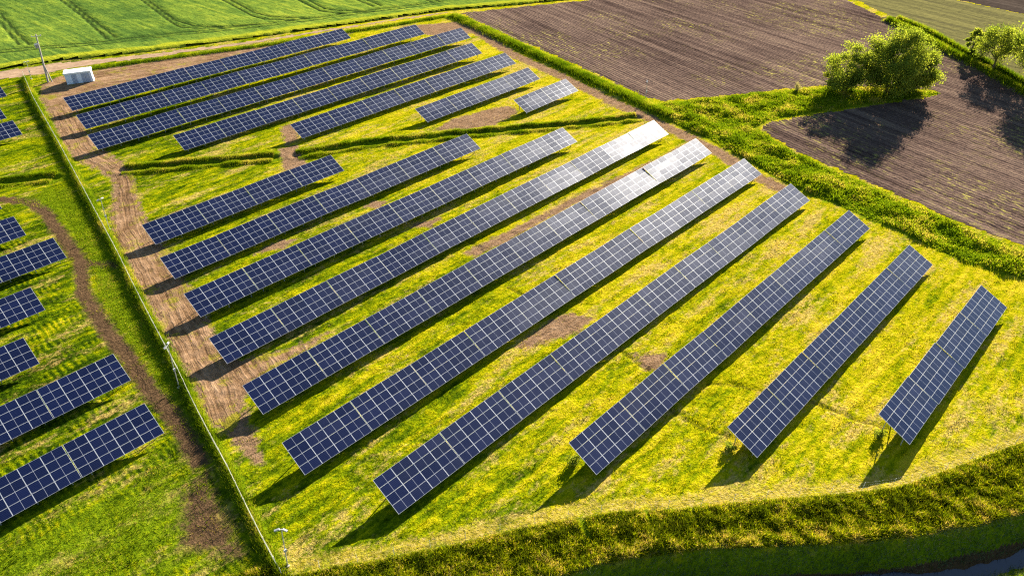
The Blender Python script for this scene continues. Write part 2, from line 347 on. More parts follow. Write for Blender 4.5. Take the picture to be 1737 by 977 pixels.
def mat_dirt():
    m = NT('packed_dirt')
    sep = m.n('ShaderNodeSeparateXYZ'); m.t.links.new(m.pos, sep.inputs[0])
    rd = m.add(m.attr('rutpos'), m.mul(m.add(m.noise(m.pos, 0.25, 2), -0.5), 1.0))
    cv = m.n('ShaderNodeCombineXYZ'); m.set(cv.inputs[0], m.mul(rd, 1.7)); m.set(cv.inputs[1], m.mul(sep.outputs[1], 0.10))
    rut = m.noise(cv.outputs[0], 1, 3, 0.6)
    n1 = m.noise(m.pos, 0.7, 5, 0.65); n2 = m.noise(m.pos, 3.5, 4, 0.75); n3 = m.noise(m.pos, 0.12, 3)
    t = m.add(m.add(m.mul(n1, 0.45), m.mul(n2, 0.40)), m.add(m.mul(n3, 0.45), m.mul(rut, 0.55)))
    col = m.ramp(m.add(t, -0.44), [(0.28, (0.060, 0.034, 0.017)), (0.42, (0.155, 0.091, 0.047)), (0.58, (0.27, 0.168, 0.097)), (0.75, (0.37, 0.255, 0.160))])
    weed = m.ss(0.52, 0.62, m.add(m.add(m.mul(m.noise(m.pos, 0.30, 5, 0.7), 0.7), m.mul(n2, 0.3)), m.mul(m.ss(1.2, 0.0, m.attr('edge')), 0.12)))
    col = m.mix(m.mul(weed, 0.8), col, (0.20, 0.185, 0.010))
    nb = m.bump(m.add(m.add(m.mul(n1, 0.6), m.mul(n2, 0.45)), m.mul(rut, 1.0)), 0.9, 0.22)
    return m.done(m.bsdf(col, 0.95, nb, 0.0))

def mat_track():
    m = NT('pale_track_dirt')
    n1 = m.noise(m.vec(0.5, 1.2, src=m.rot(R(20))), 1, 5, 0.65); n2 = m.noise(m.pos, 2.2, 4, 0.7)
    col = m.ramp(m.add(m.mul(n1, 0.6), m.mul(n2, 0.4)), [(0.3, (0.17, 0.105, 0.060)), (0.5, (0.31, 0.21, 0.135)), (0.7, (0.40, 0.30, 0.205))])
    return m.done(m.bsdf(col, 0.95, m.bump(n1, 0.6, 0.15), 0.0))

def mat_crop():
    m = NT('young_wheat')
    v = m.rot(R(-6))
    rows = m.noise(m.vec(0.9, 0.03, src=v), 1, 4, 0.65)
    wind = m.noise(m.vec(0.05, 0.12, src=m.rot(R(30))), 1, 5, 0.62, 1.2)
    fine = m.noise(m.vec(0.9, 0.35, src=v), 1, 5, 0.7)
    big = m.noise(m.pos, 0.012, 2)
    t = m.add(m.add(m.mul(rows, 0.55), m.mul(wind, 0.45)), m.add(m.mul(fine, 0.45), m.mul(big, 0.5)))
    col = m.ramp(m.add(t, -0.47), [(0.25, (0.028, 0.062, 0.014)), (0.42, (0.068, 0.122, 0.020)), (0.56, (0.135, 0.196, 0.024)), (0.74, (0.265, 0.300, 0.032))])
    edge = m.ss(0.0, 1.0, m.attr('margin'))
    col = m.mix(edge, col, m.mix(fine, (0.16, 0.22, 0.012), (0.36, 0.34, 0.022)))
    bare = m.attr('bare')
    col = m.mix(m.mul(m.ss(0.62, 0.22, bare), 0.9), col, (0.022, 0.040, 0.010))
    sh = m.bsdf(col, 0.85, m.bump(m.add(m.add(m.mul(rows, 0.5), fine), m.mul(wind, 0.8)), 0.8, 0.30), 0.0)
    return m.done(sh)

def mat_plough():
    m = NT('ploughed_soil')
    v = m.rot(R(-78.5))          # furrows run about 101 degrees from +X: rotated onto the x axis
    k = m.n('ShaderNodeTexWave', wave_type='BANDS', bands_direction='Y', wave_profile='SIN')
    m.set(k.inputs['Vector'], v); k.inputs['Scale'].default_value = 0.36; k.inputs['Distortion'].default_value = 1.6; k.inputs['Detail'].default_value = 3; k.inputs['Detail Scale'].default_value = 0.25
    furrow = k.outputs['Fac']
    streak = m.noise(m.vec(0.02, 0.55, src=v), 1, 4, 0.6)
    clod = m.noise(m.pos, 1.5, 5, 0.75); patch = m.noise(m.pos, 0.035, 4, 0.6)
    t = m.add(m.add(m.mul(streak, 0.75), m.mul(clod, 0.5)), m.add(m.mul(patch, 0.35), m.mul(furrow, 0.07)))
    col = m.ramp(m.add(t, -0.35), [(0.25, (0.029, 0.019, 0.016)), (0.42, (0.072, 0.048, 0.040)), (0.58, (0.138, 0.094, 0.073)), (0.78, (0.25, 0.18, 0.12))])
    weeds = m.mul(m.ss(0.46, 0.62, m.noise(m.pos, 0.04, 4, 0.6)), m.ss(0.53, 0.63, m.noise(m.vec(0.5, 1.1, src=v), 1, 5, 0.8)))
    col = m.mix(m.mul(weeds, 0.8), col, (0.36, 0.32, 0.07))
    straw = m.ss(0.66, 0.74, m.noise(m.vec(1.2, 2.2, src=v), 1, 4, 0.8))
    col = m.mix(m.mul(straw, 0.55), col, (0.36, 0.27, 0.15))
    h = m.add(m.add(m.mul(furrow, 0.35), m.mul(streak, 1.4)), m.mul(clod, 1.3))
    return m.done(m.bsdf(col, 0.95, m.bump(h, 0.9, 0.30), 0.0))

def mat_far(name, a, b, c):
    m = NT(name)
    v = m.rot(R(-78))
    t = m.add(m.mul(m.noise(m.vec(0.015, 0.35, src=v), 1, 5, 0.65), 0.65), m.mul(m.noise(m.pos, 0.8, 4, 0.7), 0.35))
    col = m.ramp(t, [(0.35, a), (0.5, b), (0.66, c)])
    return m.done(m.bsdf(col, 0.95, m.bump(t, 0.8, 0.5), 0.0))

def mat_blades(name, stops, trans=0.45, rough=0.6):
    m = NT(name)
    r = m.attr('rnd')
    col = m.ramp(r, stops)
    col = m.mix(m.mul(m.ss(0.35, 0.65, m.noise(m.pos, 0.35, 3, 0.6)), 0.35), col, m.mix(1.0, col, (0.55, 0.72, 0.5), 'MULTIPLY'))
    a = m.n('ShaderNodeBsdfDiffuse'); m.set(a.inputs[0], col)
    b = m.n('ShaderNodeBsdfTranslucent'); m.set(b.inputs[0], m.mix(1.0, col, (1.25, 1.15, 0.5), 'MULTIPLY'))
    x = m.n('ShaderNodeMixShader'); x.inputs[0].default_value = trans
    m.t.links.new(a.outputs[0], x.inputs[1]); m.t.links.new(b.outputs[0], x.inputs[2])
    return m.done(x.outputs[0])

def mat_plain(name, col, rough=0.6, metallic=0.0, spec=0.4, vary=0.12, scale=3.0, bump=0.0):
    m = NT(name)
    n = m.noise(m.pos, scale, 4, 0.6)
    c = m.mix(n, tuple(q * (1 - vary) for q in col), tuple(min(1, q * (1 + vary)) for q in col))
    nb = m.bump(n, bump, 0.05) if bump else None
    return m.done(m.bsdf(c, rough, nb, spec, metallic))

def mat_glass(name='solar_cells', base_rough=0.238):
    """module face: dark cells, pale bus lines, a pale gap across the middle"""
    m = NT(name)
    tc = m.n('ShaderNodeTexCoord'); sep = m.n('ShaderNodeSeparateXYZ'); m.t.links.new(tc.outputs['Object'], sep.inputs[0])
    x, y = sep.outputs[0], sep.outputs[1]
    oi = m.n('ShaderNodeObjectInfo'); rnd = oi.outputs['Random']
    def grid(c, pitch, off, w):
        f = m.math('FRACT', m.math('DIVIDE', m.add(c, -off), pitch))
        d = m.math('ABSOLUTE', m.add(f, -0.5))                     # 0.5 on the line
        return m.ss(0.5 - w / pitch, 0.5 - 0.35 * w / pitch, d)
    gy = grid(y, 0.165, 0.03, 0.008); gx = grid(x, 0.0835, 0.046, 0.004)
    mid = m.ss(0.014, 0.007, m.math('ABSOLUTE', m.add(x, -1.05)))
    cell = m.mix(rnd, (0.0011, 0.0034, 0.024), (0.0017, 0.0050, 0.036))
    col = m.mix(m.mul(gy, 0.30), cell, (0.10, 0.12, 0.20))
    col = m.mix(m.mul(gx, 0.22), col, (0.10, 0.12, 0.20))
    col = m.mix(m.mul(mid, 0.75), col, (0.55, 0.58, 0.66))
    dust = m.noise(m.pos, 0.8, 4, 0.6)
    rough = m.add(m.add(base_rough, m.mul(rnd, 0.03)), m.mul(dust, 0.06))
    return m.done(m.bsdf(col, rough, None, 0.56, 0.0, **{'Specular Tint': (0.66, 0.76, 1.0)}))

M_GROUND = mat_grass_ground(); M_DIRT = mat_dirt(); M_TRACK = mat_track(); M_CROP = mat_crop(); M_PLOUGH = mat_plough()
M_FAR = mat_far('stubble_field', (0.070, 0.062, 0.032), (0.122, 0.112, 0.042), (0.19, 0.17, 0.060))
M_BARE = mat_far('dark_bare_soil', (0.035, 0.026, 0.022), (0.055, 0.042, 0.034), (0.085, 0.066, 0.052))
def mat_field_blades():
    m = NT('grass_blades')
    col, _, _, _ = grass_colour(m)
    r = m.attr('rnd')
    col = m.mix(1.0, col, m.ramp(r, [(0.0, (0.55, 0.72, 0.6)), (0.5, (1.0, 1.0, 1.0)), (1.0, (1.6, 1.45, 2.2))]), 'MULTIPLY')
    a = m.n('ShaderNodeBsdfDiffuse'); m.set(a.inputs[0], col)
    b = m.n('ShaderNodeBsdfTranslucent'); m.set(b.inputs[0], m.mix(1.0, col, (1.25, 1.15, 0.5), 'MULTIPLY'))
    x = m.n('ShaderNodeMixShader'); x.inputs[0].default_value = 0.45
    m.t.links.new(a.outputs[0], x.inputs[1]); m.t.links.new(b.outputs[0], x.inputs[2])
    return m.done(x.outputs[0])
M_BLADE = mat_field_blades()
M_TALL = mat_blades('tall_grass_blades', [(0.0, (0.050, 0.095, 0.004)), (0.45, (0.125, 0.195, 0.006)), (0.8, (0.23, 0.27, 0.010)), (1.0, (0.40, 0.33, 0.08))], 0.55)
M_WEED = mat_blades('weed_leaves', [(0.0, (0.045, 0.056, 0.005)), (0.25, (0.095, 0.130, 0.004)), (0.5, (0.185, 0.235, 0.004)), (0.8, (0.35, 0.33, 0.008)), (1.0, (0.50, 0.37, 0.11))], 0.5)
M_REED = mat_blades('bank_grass', [(0.0, (0.035, 0.060, 0.030)), (0.5, (0.090, 0.135, 0.065)), (0.85, (0.18, 0.20, 0.09)), (1.0, (0.30, 0.22, 0.11))], 0.25)
M_LEAF = mat_blades('tree_leaves', [(0.0, (0.100, 0.150, 0.022)), (0.5, (0.215, 0.270, 0.040)), (1.0, (0.37, 0.40, 0.075))], 0.62)
M_BARK = mat_plain('bark', (0.13, 0.095, 0.065), 0.9, vary=0.4, scale=2.5, bump=0.8)
M_ALU = mat_plain('aluminium_frame', (0.58, 0.60, 0.64), 0.42, 0.25, 0.5, 0.06, 1.5)
M_BACK = mat_plain('module_backsheet', (0.55, 0.56, 0.58), 0.7)
M_STEEL = mat_plain('galvanised_steel', (0.46, 0.47, 0.48), 0.5, 0.6, 0.5, 0.15, 2)
M_WIRE = mat_plain('fence_wire', (0.62, 0.60, 0.46), 0.5, 0.2, 0.4, 0.1, 2)
M_POSTP = mat_plain('fence_post_paint', (0.62, 0.62, 0.55), 0.55, 0.1, 0.4, 0.15, 2)
M_WHITE = mat_plain('white_enamel', (0.80, 0.80, 0.80), 0.4, 0, 0.4, 0.05, 3)
M_CAMERA = mat_plain('camera_housing', (0.40, 0.40, 0.40), 0.45)
M_BLACK = mat_plain('black_plastic', (0.02, 0.02, 0.022), 0.4)
M_KWALL = mat_plain('pale_blue_render', (0.62, 0.70, 0.80), 0.7, 0, 0.3, 0.07, 1.2)
M_KROOF = mat_plain('white_roof_slab', (0.82, 0.83, 0.84), 0.6, 0, 0.3, 0.05, 1.0)
M_KDOOR = mat_plain('grey_blue_steel_door', (0.33, 0.40, 0.52), 0.5, 0.1, 0.4, 0.1, 2.0)
M_CONC = mat_plain('weathered_concrete', (0.34, 0.31, 0.28), 0.9, vary=0.3, scale=1.5, bump=0.4)

# ------------------------------------------------------------------ ground: one polar sheet, fine where the field lies
def height_and_masks(x, y, masks=True):
    f = {}
    f['s_brow'] = None
    d_brow = line_d(x, y, BROW)
    # side of the brow: outward (towards the canal) is positive
    canal_poly = BROW + [(120, -300), (-400, -300), (-400, 90)]
    sb = poly_sd(x, y, canal_poly)
    d1 = line_d(x, y, DITCH1); d2 = line_d(x, y, DITCH2); dw = line_d(x, y, DITCH_W)
    dn = line_d(x, y, HEDGE_N); de = line_d(x, y, HEDGE_E); df = line_d(x, y, DITCH_FAR)
    belt = poly_sd(x, y, BELT); dfe = line_d(x, y, FENCE)
    z = 0.16 * fbm(x / 34, y / 34, 3, 2)
    micro = 0.13 * fbm(x / 1.7, y / 0.9, 11, 3) + 0.11 * fbm(x / 11, y / 1.1, 21, 2)
    z = z + micro
    wob = 0.5 * fbm(x / 3, y / 3, 31, 2)
    for d in (d1, d2, dw):
        z = z - 0.45 * smooth(1.4, 0.1, d + 0.7 * wob) + 0.12 * smooth(2.6, 1.6, d) * smooth(0.7, 1.5, d + 0.3 * wob)
    z = z + 0.15 * smooth(1.5, 0.4, dn + wob) + 0.35 * smooth(2.2, 0.6, de + wob)
    z = z - 0.8 * smooth(1.4, 0.2, df) + 0.6 * smooth(3.4, 1.8, df) * smooth(0.9, 1.6, df)
    lump = np.clip(0.55 + 0.9 * fbm(x / 4.0, y / 4.0, 41, 4), 0, 1.3)
    z = z + smooth(0.0, 1.6, belt) * 0.5 * lump
    z = z + 0.3 * smooth(0.7, 0.2, dfe)
    # canal: brow, bank, water bed, far bank
    wb = sb + 0.7 * fbm(x / 6, y / 6, 51, 3)
    prof = np.interp(wb, [-1.5, -0.3, 0.3, 2.8, 3.4, 3.9, 6.3, 8], [0, 0.25, 0.15, -2.35, -2.45, -2.2, -0.5, -0.3])
    z = z + np.where(wb > -1.5, prof, 0) + np.where(sb > 0.3, 0.25 * fbm(x / 1.2, y / 1.2, 61, 3), 0)
    if not masks: return z
    f.update(sb=sb, d1=d1, d2=d2, dw=dw, dn=dn, de=de, df=df, belt=belt, dfe=dfe)
    return z, f

ang = np.concatenate([np.arange(-180, -25, 5.0), np.linspace(-25, 122, 800), np.arange(125, 180, 5.0)])
rad = np.concatenate([np.array([0.5, 6, 12, 20, 27]), np.exp(np.linspace(math.log(33), math.log(340), 740)), np.array([360, 400, 480, 620, 850, 1300, 2200, 4000])])
A_, R_ = np.meshgrid(np.radians(ang), rad, indexing='ij')
GX = (R_ * np.cos(A_)).ravel(); GY = (R_ * np.sin(A_)).ravel()
na, nr = A_.shape
idx = np.arange(na * nr).reshape(na, nr)
i0 = idx; i1 = np.roll(idx, -1, axis=0)
QUADS = np.stack([i0[:, :-1], i0[:, 1:], i1[:, 1:], i1[:, :-1]], -1).reshape(-1, 4)
GZ, F = height_and_masks(GX, GY)
road_sd = poly_sd(GX, GY, ROAD); track_sd = poly_sd(GX, GY, TRACK); crop_sd = poly_sd(GX, GY, CROP); plough_sd = poly_sd(GX, GY, PLOUGH)
far_sd = poly_sd(GX, GY, FAR_FIELD); bare_sd = poly_sd(GX, GY, FAR_BARE)
bpath_d = line_d(GX, GY, BPATH); epath_d = line_d(GX, GY, EPATH)
wtr_d = np.minimum(line_d(GX, GY, WTRACK), line_d(GX, GY, WBRANCH) + 0.3)
dirt = np.maximum(road_sd, 1.6 - epath_d + 0.0)
for p in PATCHES: dirt = np.maximum(dirt, poly_sd(GX, GY, p))
dirt = np.maximum(dirt, poly_sd(GX, GY, [(15.2, 62), (14.4, 57), (14.9, 52.5), (16.8, 52.5), (18.4, 57), (19.8, 62)]) - 0.75)
dirt = np.clip(dirt, -6, 6)
pathm = np.clip(0.75 - bpath_d, -6, 6)
WLUSH = [(14.5, 134), (23.5, 132), (21, 108), (18, 88), (15.4, 72), (13.2, 60), (12, 60), (13.6, 76), (14.2, 92), (16.6, 102), (17.8, 112), (18.4, 124)]
CORNER_SOIL = [(7.4, 55.5), (9.6, 56.5), (12.3, 57), (11.4, 50), (10.4, 44), (8.6, 43), (6.2, 46.5), (4.5, 50), (6, 52.0)]
lush = np.maximum.reduce([poly_sd(GX, GY, WLUSH), 2.3 - F['d1'], 2.3 - F['d2'], 2.4 - F['dw'], 1.8 - F['dn'], 2.0 - F['de'], F['belt'] + 0.5, 2.6 - F['df'], 0.9 - F['dfe'],
                          F['sb'] - 0.2, np.where((bpath_d > 0.6), poly_sd(GX, GY, BPATH + BROW[::-1]), -6), poly_sd(GX, GY, [(-40, 70), (12, 62), (11, 41), (-20, 60)]) * 0.12 - 0.3])
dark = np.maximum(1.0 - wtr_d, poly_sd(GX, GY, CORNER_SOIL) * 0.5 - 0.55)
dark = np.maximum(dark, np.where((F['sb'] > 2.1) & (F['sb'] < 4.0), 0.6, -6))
yellow = smooth(50, 100, GX - 0.35 * GY + 25) * 0.8 + 0.25
yellow = np.where(GX < 14, -0.05, yellow)
trench = np.minimum.reduce([line_d(GX, GY, t) for t in TRENCH])
GZ = GZ - 0.12 * smooth(0.7, 0.1, trench + 0.5 * fbm(GX, GY, 77, 3))
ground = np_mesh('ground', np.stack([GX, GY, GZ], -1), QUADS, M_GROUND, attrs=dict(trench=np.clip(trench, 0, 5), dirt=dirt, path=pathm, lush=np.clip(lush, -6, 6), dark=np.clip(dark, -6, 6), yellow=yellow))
tag(ground, kind='structure')

def sheet(name, mask_sd, mat, dz, attrs=None, rough=0.6, lift=None):
    """a part of the ground sheet with its own material, a few centimetres above it, its outline broken up by noise"""
    sd = mask_sd + rough * fbm(GX / 1.7, GY / 1.7, 71, 4)
    keep = (sd > 0)
    q = QUADS[keep[QUADS].all(1)]
    used, inv = np.unique(q, return_inverse=True)
    z = GZ[used] + (dz if lift is None else lift[used])
    o = np_mesh(name, np.stack([GX[used], GY[used], z], -1), inv.reshape(-1, 4), mat, attrs={k: v[used] for k, v in (attrs or {}).items()})
    return tag(o, kind='structure')

RCL = [(60, 178), (40, 182), (35.5, 176), (33, 160), (31, 147), (30.8, 140), (31.5, 133), (30.5, 127), (28, 119), (25.8, 112), (24.3, 104), (23, 96), (21.5, 88), (20.3, 80), (19, 72), (18, 66), (16.5, 60)]
rcx = np.interp(GY, [p[1] for p in RCL[:1:-1]], [p[0] for p in RCL[:1:-1]])
rutpos = np.where(GY > 172, GY + 0.3 * GX, GX - rcx)
sheet('dirt_road', road_sd - 0.2, M_DIRT, 0.02, rough=1.9, attrs=dict(rutpos=rutpos, edge=np.clip(road_sd, -3, 3)))
sheet('field_track', track_sd, M_TRACK, 0.025, rough=0.7)
sheet('ploughed_field', plough_sd, M_PLOUGH, 0.03, rough=0.8)
sheet('stubble_field', far_sd, M_FAR, 0.03, rough=0.8)
sheet('bare_field', bare_sd, M_BARE, 0.03, rough=0.8)
tram = np.full(GX.shape, 1e9)
near_crop = crop_sd > -2
for t in TRAMS:
    tram[near_crop] = np.minimum(tram[near_crop], line_d(GX[near_crop], GY[near_crop], t))
bare = np.clip(tram, 0, 3)
crop_h = 0.55 * smooth(0.0, 0.9, crop_sd) * (1 - 0.5 * smooth(0.75, 0.25, tram)) + 0.05 * fbm(GX / 1.6, GY / 2.4, 81, 3)
sheet('crop_field', crop_sd, M_CROP, 0, attrs=dict(bare=bare, margin=np.clip(smooth(4.2, 2.6, crop_sd + 1.2 * fbm(GX / 4, GY / 4, 83, 3)), 0, 1)), rough=0.8, lift=np.maximum(crop_h, 0.0) + 0.03)

# canal water
def offset_line(pl, d):
    out = []
    for i, p in enumerate(pl):
        a = pl[max(i - 1, 0)]; b = pl[min(i + 1, len(pl) - 1)]
        dx, dy = b[0] - a[0], b[1] - a[1]; L = math.hypot(dx, dy)
        out.append((p[0] + dy / L * d, p[1] - dx / L * d))
    return out
mw = NT('canal_water')
M_WATER = mw.done(mw.bsdf((0.006, 0.014, 0.030), 0.09, mw.bump(mw.noise(mw.pos, 2.0, 3), 0.08, 0.05), 0.5))
wl, wr = offset_line(BROW, 2.2), offset_line(BROW, 5.2)
wv = [(x, y, -2.18) for x, y in wl] + [(x, y, -2.18) for x, y in wr]
n_ = len(BROW)
tag(np_mesh('canal_water', wv, [(i, n_ + i, n_ + i + 1, i + 1) for i in range(n_ - 1)], M_WATER, smooth=False), kind='structure')

# ------------------------------------------------------------------ grass and weeds: single blades, uncountable
def blades(name, x, y, h, w, mat, rnd, lean=0.5, label=None, sink=0.03, two=False):
    n = len(x)
    z = height_and_masks(x, y, False) - sink
    a = rng.uniform(0, 2 * math.pi, n); la = rng.uniform(0, 2 * math.pi, n); ll = h * lean * rng.uniform(0.1, 1.0, n)
    ux, uy = np.cos(a) * w / 2, np.sin(a) * w / 2
    tx, ty = np.cos(la) * ll, np.sin(la) * ll
    if not two:
        v = np.stack([np.stack([x - ux, y - uy, z], -1), np.stack([x + ux, y + uy, z], -1), np.stack([x + tx, y + ty, z + h], -1)], 1).reshape(-1, 3)
        f = np.arange(3 * n).reshape(-1, 3); rr = np.repeat(rnd, 3)
    else:
        mx, my, mz = x + tx * 0.35, y + ty * 0.35, z + h * 0.62
        v = np.stack([np.stack([x - ux * .6, y - uy * .6, z], -1), np.stack([x + ux * .6, y + uy * .6, z], -1), np.stack([mx + ux, my + uy, mz], -1), np.stack([mx - ux, my - uy, mz], -1),
                      np.stack([x + tx * 1.3, y + ty * 1.3, z + h * 0.95], -1)], 1).reshape(-1, 3)
        b = np.arange(n)[:, None] * 5
        f = np.concatenate([b + np.array([[0, 1, 2]]), b + np.array([[0, 2, 3]]), b + np.array([[3, 2, 4]])]); rr = np.repeat(rnd, 5)
    o = np_mesh(name, v, f, mat, attrs=dict(rnd=rr), smooth=False)
    return tag(o, label, 'grass', kind='stuff')

def scatter(n, x0, x1, y0, y1): return rng.uniform(x0, x1, n), rng.uniform(y0, y1, n)
def keepif(c, *arr): return [q[c] for q in arr]
def near_line(pl, n, spread):
    pl = np.array(pl, float); seg = np.diff(pl, axis=0); L = np.hypot(seg[:, 0], seg[:, 1]); c = np.concatenate([[0], np.cumsum(L)])
    t = rng.uniform(0, c[-1], n); k = np.clip(np.searchsorted(c, t) - 1, 0, len(L) - 1); u = (t - c[k]) / L[k]
    p = pl[k] + seg[k] * u[:, None]; nrm = np.stack([-seg[k, 1], seg[k, 0]], -1) / L[k][:, None]
    off = spread(n)
    return p[:, 0] + nrm[:, 0] * off, p[:, 1] + nrm[:, 1] * off

# mown field grass
FIELD = [(12.2, 41), (14.8, 39.2), (24.1, 33.1), (34.5, 26.7), (47.7, 16.2), (61.2, 5.4), (78, -2.4), (92, -10), (106, -20), (109.5, 4), (110.8, 21), (112, 40), (118.6, 62), (121, 82), (124, 100), (131, 135), (137, 160), (110, 168), (38, 172), (33, 150), (28, 120), (22, 90), (16, 62)]
x, y = scatter(620000, -12, 135, -12, 172)
w_ = np.hypot(x, y)
west = (x < 30) & (poly_sd(x, y, [(-12, 52), (11, 42), (13.6, 60), (18.6, 92), (24.6, 132), (33, 182), (-12, 182)]) > 0)
ok = ((poly_sd(x, y, FIELD) > 0.2) | west) & (rng.uniform(0, 1, len(x)) < np.clip(95 / w_, 0, 1) ** 1.5)
x, y = keepif(ok, x, y)
dsd = poly_sd(x, y, ROAD)
for p in PATCHES: dsd = np.maximum(dsd, poly_sd(x, y, p) )
dsd = np.maximum(dsd, 0.9 - np.minimum(line_d(x, y, WTRACK), line_d(x, y, EPATH)))
x, y = keepif((dsd + 1.6 * fbm(x / 1.5, y / 1.5, 91, 3) < 0.0) | (rng.uniform(0, 1, len(x)) < 0.04), x, y)
tuft = np.clip(0.45 + 1.3 * fbm(x / 1.6, y / 0.7, 93, 3), 0.03, 1.4)
yel = smooth(50, 100, x - 0.35 * y + 25) * 0.22 + np.where(x < 14, -0.12, 0.06)
rn = np.clip(rng.normal(0.45, 0.2, len(x)), 0, 1)
blades('mown_grass', x, y, (0.05 + 0.17 * tuft) * rng.uniform(0.6, 1.4, len(x)), 0.05 + 0.05 * rng.uniform(0, 1, len(x)), M_BLADE, rn, 1.1, 'short mown yellow green grass covering the solar field between the rows')

# tall green grass along ditches, fences and in the belt
def rn_tall(x, y, s, base=0.42): return np.clip(base + 0.7 * fbm(x / 3.2, y / 3.2, s, 3) + rng.normal(0, 0.17, len(x)), 0, 1)
def side_bands(n): return np.sign(rng.uniform(-1, 1, n)) * np.clip(rng.normal(1.45, 0.42, n), 0.5, 2.6)
for nm, pl, n, lb in (('ditch_grass', DITCH1, 26000, 'tall green grass lining the short inner ditch beside the dirt road'), ('ditch_grass', DITCH2, 52000, 'tall green grass lining the long inner ditch between the two solar blocks'), ('ditch_grass', DITCH_W, 22000, 'tall green grass lining the ditch west of the fence')):
    x, y = near_line(pl, n, side_bands)
    blades(nm, x, y, rng.uniform(0.15, 0.62, n) * np.clip(0.7 + 0.9 * fbm(x / 2.5, y / 2.5, 99, 2), 0.25, 1.2), rng.uniform(0.04, 0.10, n), M_TALL, rn_tall(x, y, 101, 0.6), 0.6, lb)
x, y = near_line(FENCE, 60000, lambda n: np.clip(rng.normal(0, 0.36, n), -0.9, 0.9))
blades('fence_grass', x, y, rng.uniform(0.2, 0.8, len(x)), rng.uniform(0.03, 0.08, len(x)), M_TALL, rn_tall(x, y, 103, 0.55), 0.5, 'uncut grass growing along the foot of the wire fence')
x, y = near_line(HEDGE_N, 36000, lambda n: rng.normal(0, 0.5, n))
blades('verge_grass', x, y, rng.uniform(0.15, 0.55, len(x)), rng.uniform(0.05, 0.12, len(x)), M_TALL, rn_tall(x, y, 105, 0.36), 0.5, 'dark green verge between the pale field track and the bare earth')
x, y = near_line(HEDGE_E, 60000, lambda n: rng.normal(0.3, 0.95, n))
blades('verge_grass', x, y, rng.uniform(0.25, 0.85, len(x)), rng.uniform(0.05, 0.12, len(x)), M_TALL, rn_tall(x, y, 107, 0.4), 0.5, 'green verge between the solar field and the ploughed field')
x, y = scatter(330000, 108, 180, -30, 84)
ok = poly_sd(x, y, BELT) + 0.8 * fbm(x / 2, y / 2, 109, 3) > 0.1
x, y = keepif(ok, x, y)
lm = np.clip(0.35 + 0.9 * fbm(x / 4.0, y / 4.0, 41, 4), 0.05, 1.2)
blades('belt_grass', x, y, (0.22 + 0.6 * lm) * rng.uniform(0.6, 1.3, len(x)), rng.uniform(0.06, 0.16, len(x)), M_TALL, rn_tall(x, y, 111, 0.6), 0.7, 'thick belt of tall green weeds beside the ploughed field', two=True)
x, y = near_line(DITCH_FAR, 60000, lambda n: np.sign(rng.uniform(-1, 1, n)) * np.clip(rng.normal(1.9, 0.7, n), 0.4, 4))
blades('far_ditch_grass', x, y, rng.uniform(0.4, 1.3, len(x)), rng.uniform(0.08, 0.2, len(x)), M_TALL, rn_tall(x, y, 113, 0.45), 0.5, 'green grass lining the far ditch behind the big bushy tree')

# lush strip and lower left meadow
x, y = scatter(120000, -8, 26, 40, 136)
g = np.maximum(poly_sd(x, y, WLUSH), np.where(fbm(x / 5, y / 5, 115, 3) > 0.05, poly_sd(x, y, [(-10, 62.5), (11, 61), (10.6, 44), (-8, 57)]), -1))
x, y = keepif(g > 0.1, x, y)
blades('meadow_grass', x, y, rng.uniform(0.08, 0.30, len(x)), rng.uniform(0.04, 0.09, len(x)), M_TALL, rn_tall(x, y, 117, 0.66), 0.8, 'longer green grass west of the fence')

# weeds between the straw path and the canal brow
WEEDS = BPATH + BROW[::-1]
x, y = near_line(BROW, 420000, lambda n: rng.uniform(-0.4, 8.5, n))
sdw = poly_sd(x, y, WEEDS); db = line_d(x, y, BPATH)
ok = (sdw > -0.5) & (db > 0.75) & (poly_sd(x, y, FIELD) < 0.0)
x, y, db = keepif(ok, x, y, db)
dbr = line_d(x, y, BROW)
clump = np.clip(0.5 + 1.3 * fbm(x / 0.9, y / 0.9, 121, 3) + 0.6 * fbm(x / 7, y / 7, 122, 2), 0.0, 1.3)
hh = (0.30 + 0.42 * clump * smooth(0.6, 2.0, db)) * rng.uniform(0.5, 1.25, len(x))
rn = np.clip(0.34 + 0.75 * fbm(x / 1.0, y / 1.0, 123, 3) + 0.25 * smooth(2.5, 0.5, dbr) + 0.22 * smooth(2.2, 0.8, db) + rng.normal(0, 0.26, len(x)), 0, 1)
blades('bank_weeds', x, y, hh, rng.uniform(0.03, 0.075, len(x)), M_WEED, rn, 0.65, 'dense waist high weeds between the straw path and the canal', two=True)
# shaded canal bank
x, y = near_line(BROW, 150000, lambda n: -rng.uniform(-0.2, 10.5, n))
ok = (poly_sd(x, y, BROW + [(120, -300), (-400, -300), (-400, 90)]) > 0.1)
x, y = keepif(ok, x, y)
s_ = line_d(x, y, BROW)
x, y, s_ = keepif((s_ < 2.8) | (s_ > 3.9), x, y, s_)
blades('canal_bank_grass', x, y, rng.uniform(0.15, 0.55, len(x)), rng.uniform(0.03, 0.07, len(x)), M_REED, np.clip(rn_tall(x, y, 125, 0.45) + np.where(s_ > 4.0, 0.42, 0), 0, 1), 1.3, 'grass on the steep banks of the canal')

